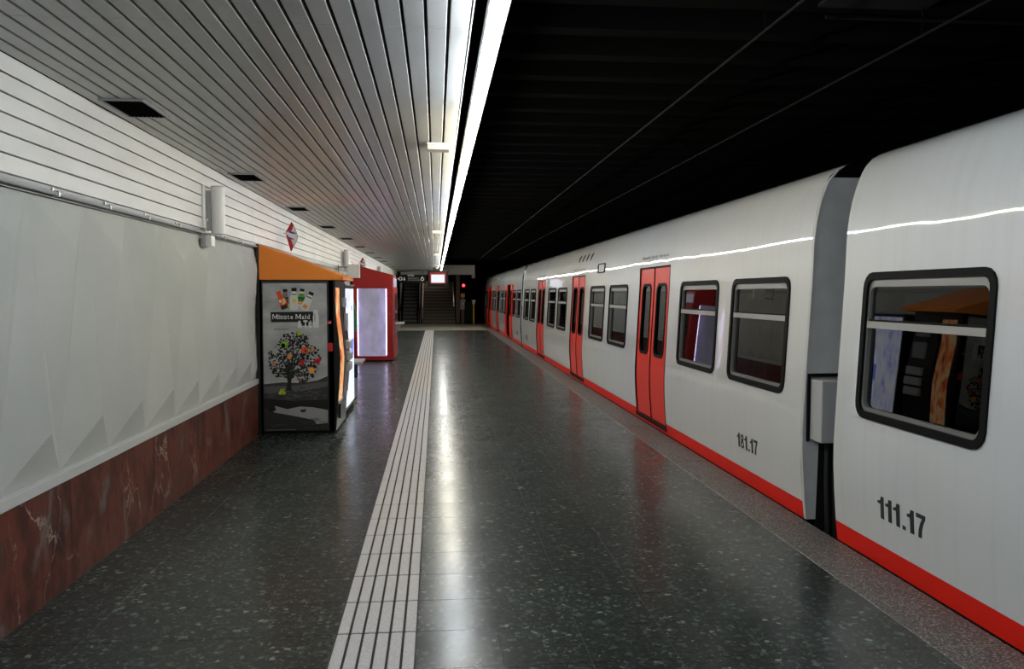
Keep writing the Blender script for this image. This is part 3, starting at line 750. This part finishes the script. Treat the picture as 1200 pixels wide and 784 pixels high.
# title plate
pprint('title_plate_print', [((.02,.025,.02), [(317,364),(367,363.5),(369,375.8),(317.5,376)]), ((.02,.02,.02), [(351,374),(366,373),(366,380),(351,380)]),
      ((.70,.70,.73), [(367.5,361.5),(372.6,361.5),(372.8,365.5),(373.9,369),(373.9,382.5),(367.3,382.5),(366.8,370),(367.6,366)]), ((.35,.45,.5), [(368.4,366),(370,366),(370,375),(368.4,375)])], 3)
def serif_text(body, x, base, h, wid, bold=.014):
    """text of the built-in face with slab serifs added to the stems"""
    mb = MB(); cx = 0; items = []
    SER = {'M': 'bl br', 'i': 'bc tl', 'n': 'bl br tl', 'u': 'tl br tr', 'a': 'br', 'd': 'br tr', 'T': 'bc', '\u00fa': 'tl br tr', 't': '', 'e': '', '&': ''}
    for ch in body:
        if ch == ' ': cx += .28; continue
        v, f = text_mesh(ch, 1.0, bold)
        if ch == 'M':
            v = [(0,0),(.11,0),(.11,.73),(0,.73),(.70,0),(.88,0),(.88,.73),(.70,.73),(.0,.73),(.2,.73),(.50,.06),(.38,.06),(.88,.73),(.70,.73),(.38,.06),(.47,.06)]; f = [[0,1,2,3],[4,5,6,7],[8,9,10,11],[12,13,14,15]]
        x0 = min(p[0] for p in v); x1 = max(p[0] for p in v); y1 = max(p[1] for p in v)
        if ch in 'i\u00fa': yt = .52
        elif ch in 'nu': yt = .52
        else: yt = y1
        items.append(([(a-x0+cx, b) for a, b in v], f))
        sw = .10; sh = .055; W = x1-x0
        for q in SER.get(ch, '').split():
            yy = 0 if q[0] == 'b' else yt-sh
            xc = {'l': .06, 'r': W-.06, 'c': W/2}[q[1]]
            items.append(([(cx+xc-sw, yy), (cx+xc+sw, yy), (cx+xc+sw, yy+sh), (cx+xc-sw, yy+sh)], [[0,1,2,3]]))
        cx += W+.16
    sx = wid/cx; sz = h/.72
    for i, (v, f) in enumerate(items):
        mb.add([(PX(x+a*sx)+2.07, -.0066-.00002*i, PZ(base-b*sz)) for a, b in v], f)
    return mb
obj('title_lettering', serif_text('Minute Maid', 319.2, 372.2, 5.6, 45), M['bwhite'], poster)
obj('title_lettering', serif_text('&T\u00fa', 348.6, 382.2, 8.4, 18, .035), M['bwhite'], poster)
v, f = text_mesh('seleccion.', 1, .0); wmax = max(p[0] for p in v)
obj('small_lettering', MB().add([(PX(320+a/wmax*19)+2.07, -.0066, PZ(385.2-b*3.6)) for a, b in v], f), pm((.05,.05,.05)), poster)
obj('sticker', MB().box(.765, .83, -.002, .0, 1.315, 1.35), M['redsticker'], V1)
obj('sticker_text', MB().box(.79, .825, -.003, -.002, 1.318, 1.328), M['bwhite'], V1)
obj('sticker', MB().box(.785, .845, -.002, .0, .985, 1.085), M['redsticker'], V1)
# canopy
t = thing('canopy', 'orange wedge shaped canopy over the nearest vending machine', 'canopy', (WX, 9.88, 0))
wedge = [(.02,1.835),(.99,1.835),(1.0,1.85),(1.0,1.875),(.04,2.245),(.02,2.245)]
obj('side_panel', MB().prism(wedge, .0, .012, lambda u, v, q: (u, q, v)), M['orange'], t)
obj('side_panel', MB().prism(wedge, 1.25, 1.262, lambda u, v, q: (u, q, v)), M['orange'], t)
obj('top_panel', MB().prism([(.03,2.23),(.995,1.86),(1.0,1.875),(.04,2.246)], .012, 1.25, lambda u, v, q: (u, q, v)), M['orange'], t)
obj('front_lip', MB().box(.985, 1.0, .012, 1.25, 1.836, 1.862), M['orange'], t)
obj('back_frame', MB().box(.001, .02, -.004, 1.26, .0, 2.25).box(.001, .032, -.01, .02, .0, 2.25), M['vmblack'], t)

# ------------------------------------------------------------------ second machine with glowing water print
V2 = thing('vending_machine', 'black vending machine with glowing blue and white water print, behind the poster machine', 'vending machine', (-2.07, 11.22, 0))
obj('cabinet', MB().box(.02, .80, .0, 1.16, .04, 1.78, .006), M['vmblack'], V2)
obj('foot', MB().box(.05, .76, .03, 1.1, .0, .04), M['black'], V2)
dr2 = obj('door', MB().box(.80, .845, .0, 1.16, .06, 1.78, .008), M['vmblack'], V2)
mw = mat('lit_water_print', (.3,.3,.4), .3, emit=(.8,.85,1), strength=1.15); k = NT(mw); P = k.pos((1, 1.4, .7))
wn = k.noise(P, 7, 5, .65)
cc = k.ramp(wn, [(.32, (.16,.2,.75)), (.42, (.55,.6,1)), (.52, (.86,.9,1)), (.7, (1,1,1))]); k.link(cc, k.p.inputs['Emission Color'])
lp = obj('lit_print', MB().box(.845, .853, .04, 1.08, .12, 1.74), mw, dr2, label='glowing blue and white print of a water bottle')
mbt = mat('lit_bottle_blue', (.1,.1,.3), .3, emit=(.13,.22,.8), strength=1.5); mbl = mat('lit_bottle_pale', (.3,.3,.4), .3, emit=(.6,.75,1), strength=1.6)
bo = [(.62,.20),(.98,.20),(1.0,.26),(1.0,.62),(.96,.68),(1.0,.75),(1.0,1.05),(.93,1.2),(.86,1.3),(.86,1.42),(.74,1.42),(.74,1.3),(.67,1.2),(.60,1.05),(.60,.75),(.64,.68),(.60,.62),(.60,.26)]
fv = lambda u, v, q: (q, u, v)
obj('bottle_print', MB().prism(bo, .853, .8545, fv), mbl, lp)
obj('bottle_print', MB().prism([(.60,.78),(1.0,.78),(1.0,1.02),(.60,1.02)], .8545, .856, fv).prism([(.73,1.42),(.87,1.42),(.87,1.5),(.73,1.5)], .853, .8555, fv), mbt, lp)
for q in range(3): obj('bottle_print', MB().prism([(.61,.30+.1*q),(.99,.33+.1*q),(.99,.345+.1*q),(.61,.315+.1*q)], .8545, .856, fv), mbt, lp)
obj('handle', MB().box(.853, .90, 1.06, 1.15, .42, .62, .01), M['black'], dr2)
obj('top_cap', MB().box(.02, .86, -.005, 1.165, 1.78, 1.80, .004), M['grey'], V2)
# hanging green item and small shelf behind it
t = thing('bag', 'green and black bag hanging beside the glowing water machine', 'bag', (-1.235, 12.444, 1.10))
pr = [(-.02,.55),(.0,.50),(.03,.36),(.05,.18),(.055,.05),(.035,.0),(-.03,.02),(-.035,.3),(-.035,.55)]
obj('pouch', MB().prism(pr, -.06, .06, lambda u, v, q: (u, q, v)), M['green'], t)
obj('dark_side', MB().prism([(-.036,.55),(-.02,.5),(-.0,.3),(.0,.02),(-.036,.02)], -.063, -.0601, lambda u, v, q: (u, q, v)), M['black'], t)
obj('strap', MB().box(-.09, -.02, -.01, .01, .53, .555), M['black'], t)
t = thing('wall_shelf', 'small grey shelf box low behind the glowing water machine', 'shelf', (-2.1, 13.0, 0))
obj('shelf_top', MB().box(.1, .93, .0, .7, .56, .60, .004), M['lgrey'], t)
obj('shelf_body', MB().box(.1, .80, .02, .68, .0, .56), M['vmblack'], t)

# ------------------------------------------------------------------ red kiosk
K = thing('photo_kiosk', 'red kiosk cabinet with sloping top and glowing lavender side panel', 'kiosk', (WX, 20.4, 0))
KL = 1.75
prof = [(.06,.03),(1.05,.03),(1.05,2.13),(.06,2.40)]
hole_ = [(.17,.13),(.89,.13),(.89,1.80),(.17,1.80)]
fk = lambda u, v, q: (u, q, v)
obj('side_panel', MB().ring(prof, hole_, .0, .03, fk), M['kred'], K)
obj('back_box', MB().prism([(.06,.03),(1.04,.03),(1.04,2.125),(.06,2.395)], .06, KL, fk), M['kred'], K)
obj('plinth', MB().box(.08, 1.0, .03, KL-.02, .0, .03), M['black'], K)
obj('top_rib', MB().box(.10, 1.045, -.004, .0, 2.09, 2.10), M['kred'], K)
ml = mat('lavender_panel', (.3,.3,.35), .4, emit=(.6,.55,.9), strength=.75); k = NT(ml)
g_ = k.new('ShaderNodeTexCoord'); sx = k.new('ShaderNodeSeparateXYZ'); k.link(g_.outputs['Generated'], sx.inputs[0])
edge = k.ramp(sx.outputs[0], [(0, (.62,.56,1.0)), (.12, (.42,.37,.72)), (.3, (.40,.37,.58)), (.5, (.40,.375,.56)), (.72, (.42,.385,.62)), (.88, (.46,.40,.80)), (1, (.68,.62,1.0))])
cl = k.ramp(k.noise(k.pos((1,1,.7)), 3.5, 4), [(.38, .55), (.62, 1.12)])
k.link(k.mix(1.0, edge, cl, 'MULTIPLY'), k.p.inputs['Emission Color']); 
k.p.inputs['Emission Strength'].default_value = .52
lpn = obj('glowing_panel', MB().box(.17, .89, .02, .05, .13, 1.80), ml, K, label='backlit frosted lavender panel')
mled = mat('led_strip', (.5,.5,.5), .4, emit=(.72,.64,1), strength=9.0)
for x in (.178, .872): obj('led_strip', MB().box(x, x+.012, .012, .0195, .16, 1.78), mled, lpn)
obj('front_frame', MB().box(1.05, 1.075, .05, KL-.1, .06, 1.80, .006), M['kred'], K)
obj('front_edge', MB().box(1.052, 1.062, .028, .049, .08, 1.80), M['steel'], K)
obj('front_screen', MB().box(1.076, 1.085, .25, 1.3, .95, 1.68, .004), M['vmblack'], K)
obj('top_sign', MB().box(1.05, 1.06, .06, KL-.2, 1.84, 2.06), mat('sign_lilac', (.4,.38,.5), .4, emit=(.6,.58,.8), strength=.35), K)
obj('lock', MB().tube([(.96, -.006, 1.17), (.96, .0, 1.17)], .012, 8), M['steel'], K)
obj('knob', MB().tube([(1.085, .35, 1.22), (1.13, .35, 1.22)], .04, 10), M['steel'], K)
obj('counter', MB().box(1.0752, 1.28, .3, 1.3, .90, .935, .005), M['lgrey'], K)
obj('counter_bracket', MB().prism([(1.0752,.90),(1.24,.90),(1.0752,.62)], .5, .54, fk), M['steel'], K)

# ------------------------------------------------------------------ platform end: stairs, escalator, monitor, signs, post
ST = thing('staircase', 'dark brown stone staircase going up at the platform end', 'stairs', (0, YE+.05, 0))
rise, tread = .17, .30
sp = None
for i in range(17):
    if sp is None: sp = obj('step', MB().box(-.70, 1.06, 0, tread+.06, -.0, rise, .008), M['steps'], ST, loc=(0, 0, 0)); obj('nosing', MB().box(-.70, 1.06, -.02, .05, rise-.045, rise+.003, .004), M['nosing'], sp)
    else: dup_tree(sp, (0, tread*i, rise*i), ST)
mb = MB(); 
for x in (-.74, 1.0): obj('handrail', MB().tube([(x, .2, .95), (x, 5.0, .95+4.8*rise/tread)], .03, 8), M['alu'], ST, smooth=True)
obj('side_wall', MB().prism([(0,0),(5.2,0),(5.2,3.3),(0,.3)], -.80, -.72, lambda u, v, q: (q, u, v)), M['brown'], ST)
SL = thing('added_stair_lamp', 'dim unseen lamp added under the stairwell roof so the steps show', 'light', (.2, YE+2.6, 4.3))  # unseen lamp with its housing, added to brighten the stone steps
obj('housing', MB().box(-.5, .5, -.06, .06, -.05, .0, .005), M['bwhite'], SL)
ld = bpy.data.lights.new('added_stair_lamp_light', 'AREA'); ld.shape = 'RECTANGLE'; ld.size = 1.0; ld.size_y = .1; ld.energy = 75; ld.color = (1, .86, .7)
lo = bpy.data.objects.new('added_stair_lamp_light', ld); C.objects.link(lo); lo.parent = SL; lo.location = (0, 0, -.06)
ES = thing('escalator', 'black and steel escalator left of the stone staircase', 'escalator', (0, YE+.05, 0))
sp = None
for i in range(15):
    if sp is None: sp = obj('step', MB().box(-1.86, -1.04, 0, .42, -.0, .2, .006), M['escal'], ES); obj('nosing', MB().box(-1.86, -1.04, -.01, .03, .165, .203, .003), M['grey'], sp)
    else: dup_tree(sp, (0, .36*i, .2*i), ES)
for x0, x1 in ((-2.07,-1.90), (-1.0,-.82)):
    bl = obj('balustrade', MB().prism([(-.25,0),(.6,0),(5.4,2.6),(5.4,3.5),(.75,.95),(-.1,.9),(-.3,.7),(-.32,.2)], x0+.05, x1-.05, lambda u, v, q: (q, u, v)), M['vmblack'], ES)
    obj('newel_panel', MB().box(x0+.03, x1-.03, -.2, .1, .02, .75, .01), M['alu'], bl)
    obj('handrail', MB().tube([((x0+x1)/2, y_, z_) for y_, z_ in ((-.05,.15),(-.3,.25),(-.36,.55),(-.25,.85),(.0,.97),(.75,1.02),(5.4,3.58))], .04, 8), M['rubber'], bl, smooth=True)
    obj('glass_panel', MB().prism([(.7,1.0),(5.4,3.55),(5.4,4.2),(.7,2.4)], x0+.07, x1-.07, lambda u, v, q: (q, u, v)), M['grey'], bl)
t = thing('monitor', 'hanging information monitor with white screen in red frame at platform end', 'monitor', (.10, 37.2, 0))
obj('housing', MB().box(-.47, .46, -.06, .16, 2.0, 2.72, .01), M['black'], t)
obj('red_frame', MB().ring([(-.37,2.11),(.35,2.11),(.35,2.62),(-.37,2.62)], [(-.31,2.16),(.29,2.16),(.29,2.53),(-.31,2.53)], -.075, -.0605, fk), M['darkred'], t)
sc_ = obj('screen', MB().box(-.31, .29, -.066, -.0605, 2.16, 2.53), M['screen'], t)
obj('red_bar', MB().box(-.31, .29, -.07, -.0662, 2.12, 2.165), M['scrred'], t)
mb = MB()
for i, (a, b, z) in enumerate(((-.28,-.05,2.49),(-.28,-.15,2.42),(-.1,.2,2.42),(-.27,-.12,2.34))): mb.box(a, b, -.0675, -.0662, z, z+.02)
obj('screen_text', mb, mat('screen_grey', (.3,.3,.35), .5, emit=(.5,.6,.85), strength=.9), sc_)
obj('hanger', MB().box(-.2, -.16, .03, .07, 2.72, 2.85).box(.02,.05,.03,.07,2.72,2.85), M['black'], t)
t = thing('exit_sign', 'long black hanging sign with white arrow symbols above the escalator', 'sign', (0, 41.0, 0))
obj('panel', MB().box(-1.98, -.48, -.04, .04, 2.2, 2.62, .008), M['black'], t)
def sym(x, z, r_):
    o = [(x+r_*math.cos(R(a)), z+r_*math.sin(R(a))) for a in range(0,360,30)]; i_ = [(x+.62*r_*math.cos(R(a)), z+.62*r_*math.sin(R(a))) for a in range(0,360,30)]
    return MB().ring(o, i_, -.045, -.0401, fk)
obj('symbol', sym(-1.74, 2.41, .09), M['symbol'], t)
obj('arrow', MB().prism([(-1.9,2.41),(-1.83,2.47),(-1.83,2.35)], -.045, -.0401, fk), M['symbol'], t)
obj('symbol', MB().box(-1.60, -1.52, -.045, -.0401, 2.33, 2.41).prism(disc(-1.56,2.45,.03), -.045, -.0401, fk), M['symbol'], t)
obj('symbol', sym(-.67, 2.39, .085), M['symbol'], t)
obj('arrow', MB().prism([(-.72,2.45),(-.67,2.54),(-.62,2.45)], -.046, -.0451, fk), M['symbol'], t)
v, f = text_mesh('Sortida', .11, .02)
obj('lettering', MB().add([(a-1.40, -.0405, b+2.54) for a, b in v], f), M['symbol'], t)
mb = MB(); rq = random.Random(5)
for r_ in range(2):
    x = -1.38
    while x < -.85:
        l = .03+rq.random()*.07; mb.box(x, x+l, -.0425, -.0401, 2.42-.09*r_, 2.455-.09*r_); x += l+.025
obj('lettering', mb, mat('sign_grey', (.2,.23,.23), .5), t)
for x in (-1.8, -.65): obj('hanger', MB().tube([(x, 0, 2.62), (x, 0, 2.86)], .012, 6), M['black'], t)
t = thing('column', 'brown stone column at the right side of the staircase', 'column', (1.2, YE-.15, 0))
obj('shaft', MB().box(-.11, .11, -.11, .11, .06, 2.70, .01), M['brown'], t)
obj('plinth', MB().box(-.13, .13, -.13, .13, .0, .06), M['black'], t)
t = thing('signal_lamp', 'round red glowing signal lamp at the dark platform end', 'signal lamp', (1.50, YE-.5, 2.12))
obj('lens', MB().tube([(0,-.06,0),(0,-.045,0)], .075, 14), M['lamp_red'], t)
obj('hood', MB().tube([(0,-.045,0),(0,.12,0)], [.10,.09], 14), M['black'], t)
obj('bracket', MB().box(-.02, .02, .0, .53, -.02, .02), M['black'], t)
t = thing('equipment_post', 'grey equipment box with yellow plate on a brown post beside the column', 'equipment box', (1.46, YE-.4, 0))
obj('post', MB().box(-.08, .08, -.06, .06, 0, 1.7), M['brown'], t)
obj('box', MB().box(-.14, .14, -.14, -.06, .80, 1.36, .01), M['grey'], t)
obj('yellow_plate', MB().box(-.11, .11, -.085, -.061, 1.48, 1.68, .004), M['yellow'], t)
obj('label_plate', MB().box(-.03, .08, -.146, -.14, 1.05, 1.2), M['lgrey'], t)
t = thing('barrier_post', 'yellow barrier post with grey top at the platform end', 'post', (2.05, YE-.6, 0))
obj('pole', MB().tube([(0,0,0),(0,0,1.1)], .045, 10), M['yellow'], t, smooth=True)
obj('head', MB().box(-.07, .07, -.04, .04, 1.1, 1.28, .01), M['lgrey'], t)
obj('crossarm', MB().box(-.11, .11, -.03, .03, 1.28, 1.32, .005), M['lgrey'], t)
obj('gate', MB().box(-.5, -.05, -.015, .015, .1, 1.22), M['black'], t)

# ------------------------------------------------------------------ cables and a plate in the dark roof
for i, (x, lab) in enumerate(((2.04, 'thin cable along the dark roof, nearer the platform'), (3.07, 'thin cable along the dark roof, above the train'))):
    t = thing('roof_cable', lab, 'cable', (x, 0, 3.3), 'roof cables')
    obj('wire', MB().tube([(0, YB, 0), (0, 40, 0)], .009, 6), M['wire'], t)
    for y in range(0, 40, 5): obj('hook', MB().box(-.006, .006, y, y+.01, .0, .25), M['beam'], t)
t = thing('roof_plate', 'dark grey metal plate fixed under the roof joists at top right', 'plate', (2.75, 4.7, 3.44))
obj('sheet', MB().box(-.35, .35, 0, .35, .03, .055, .003), M['wire'], t)
obj('cross_pipe', MB().tube([(-.2, .55, .04), (2.6, .55, .04)], .012, 6), M['wire'], t)
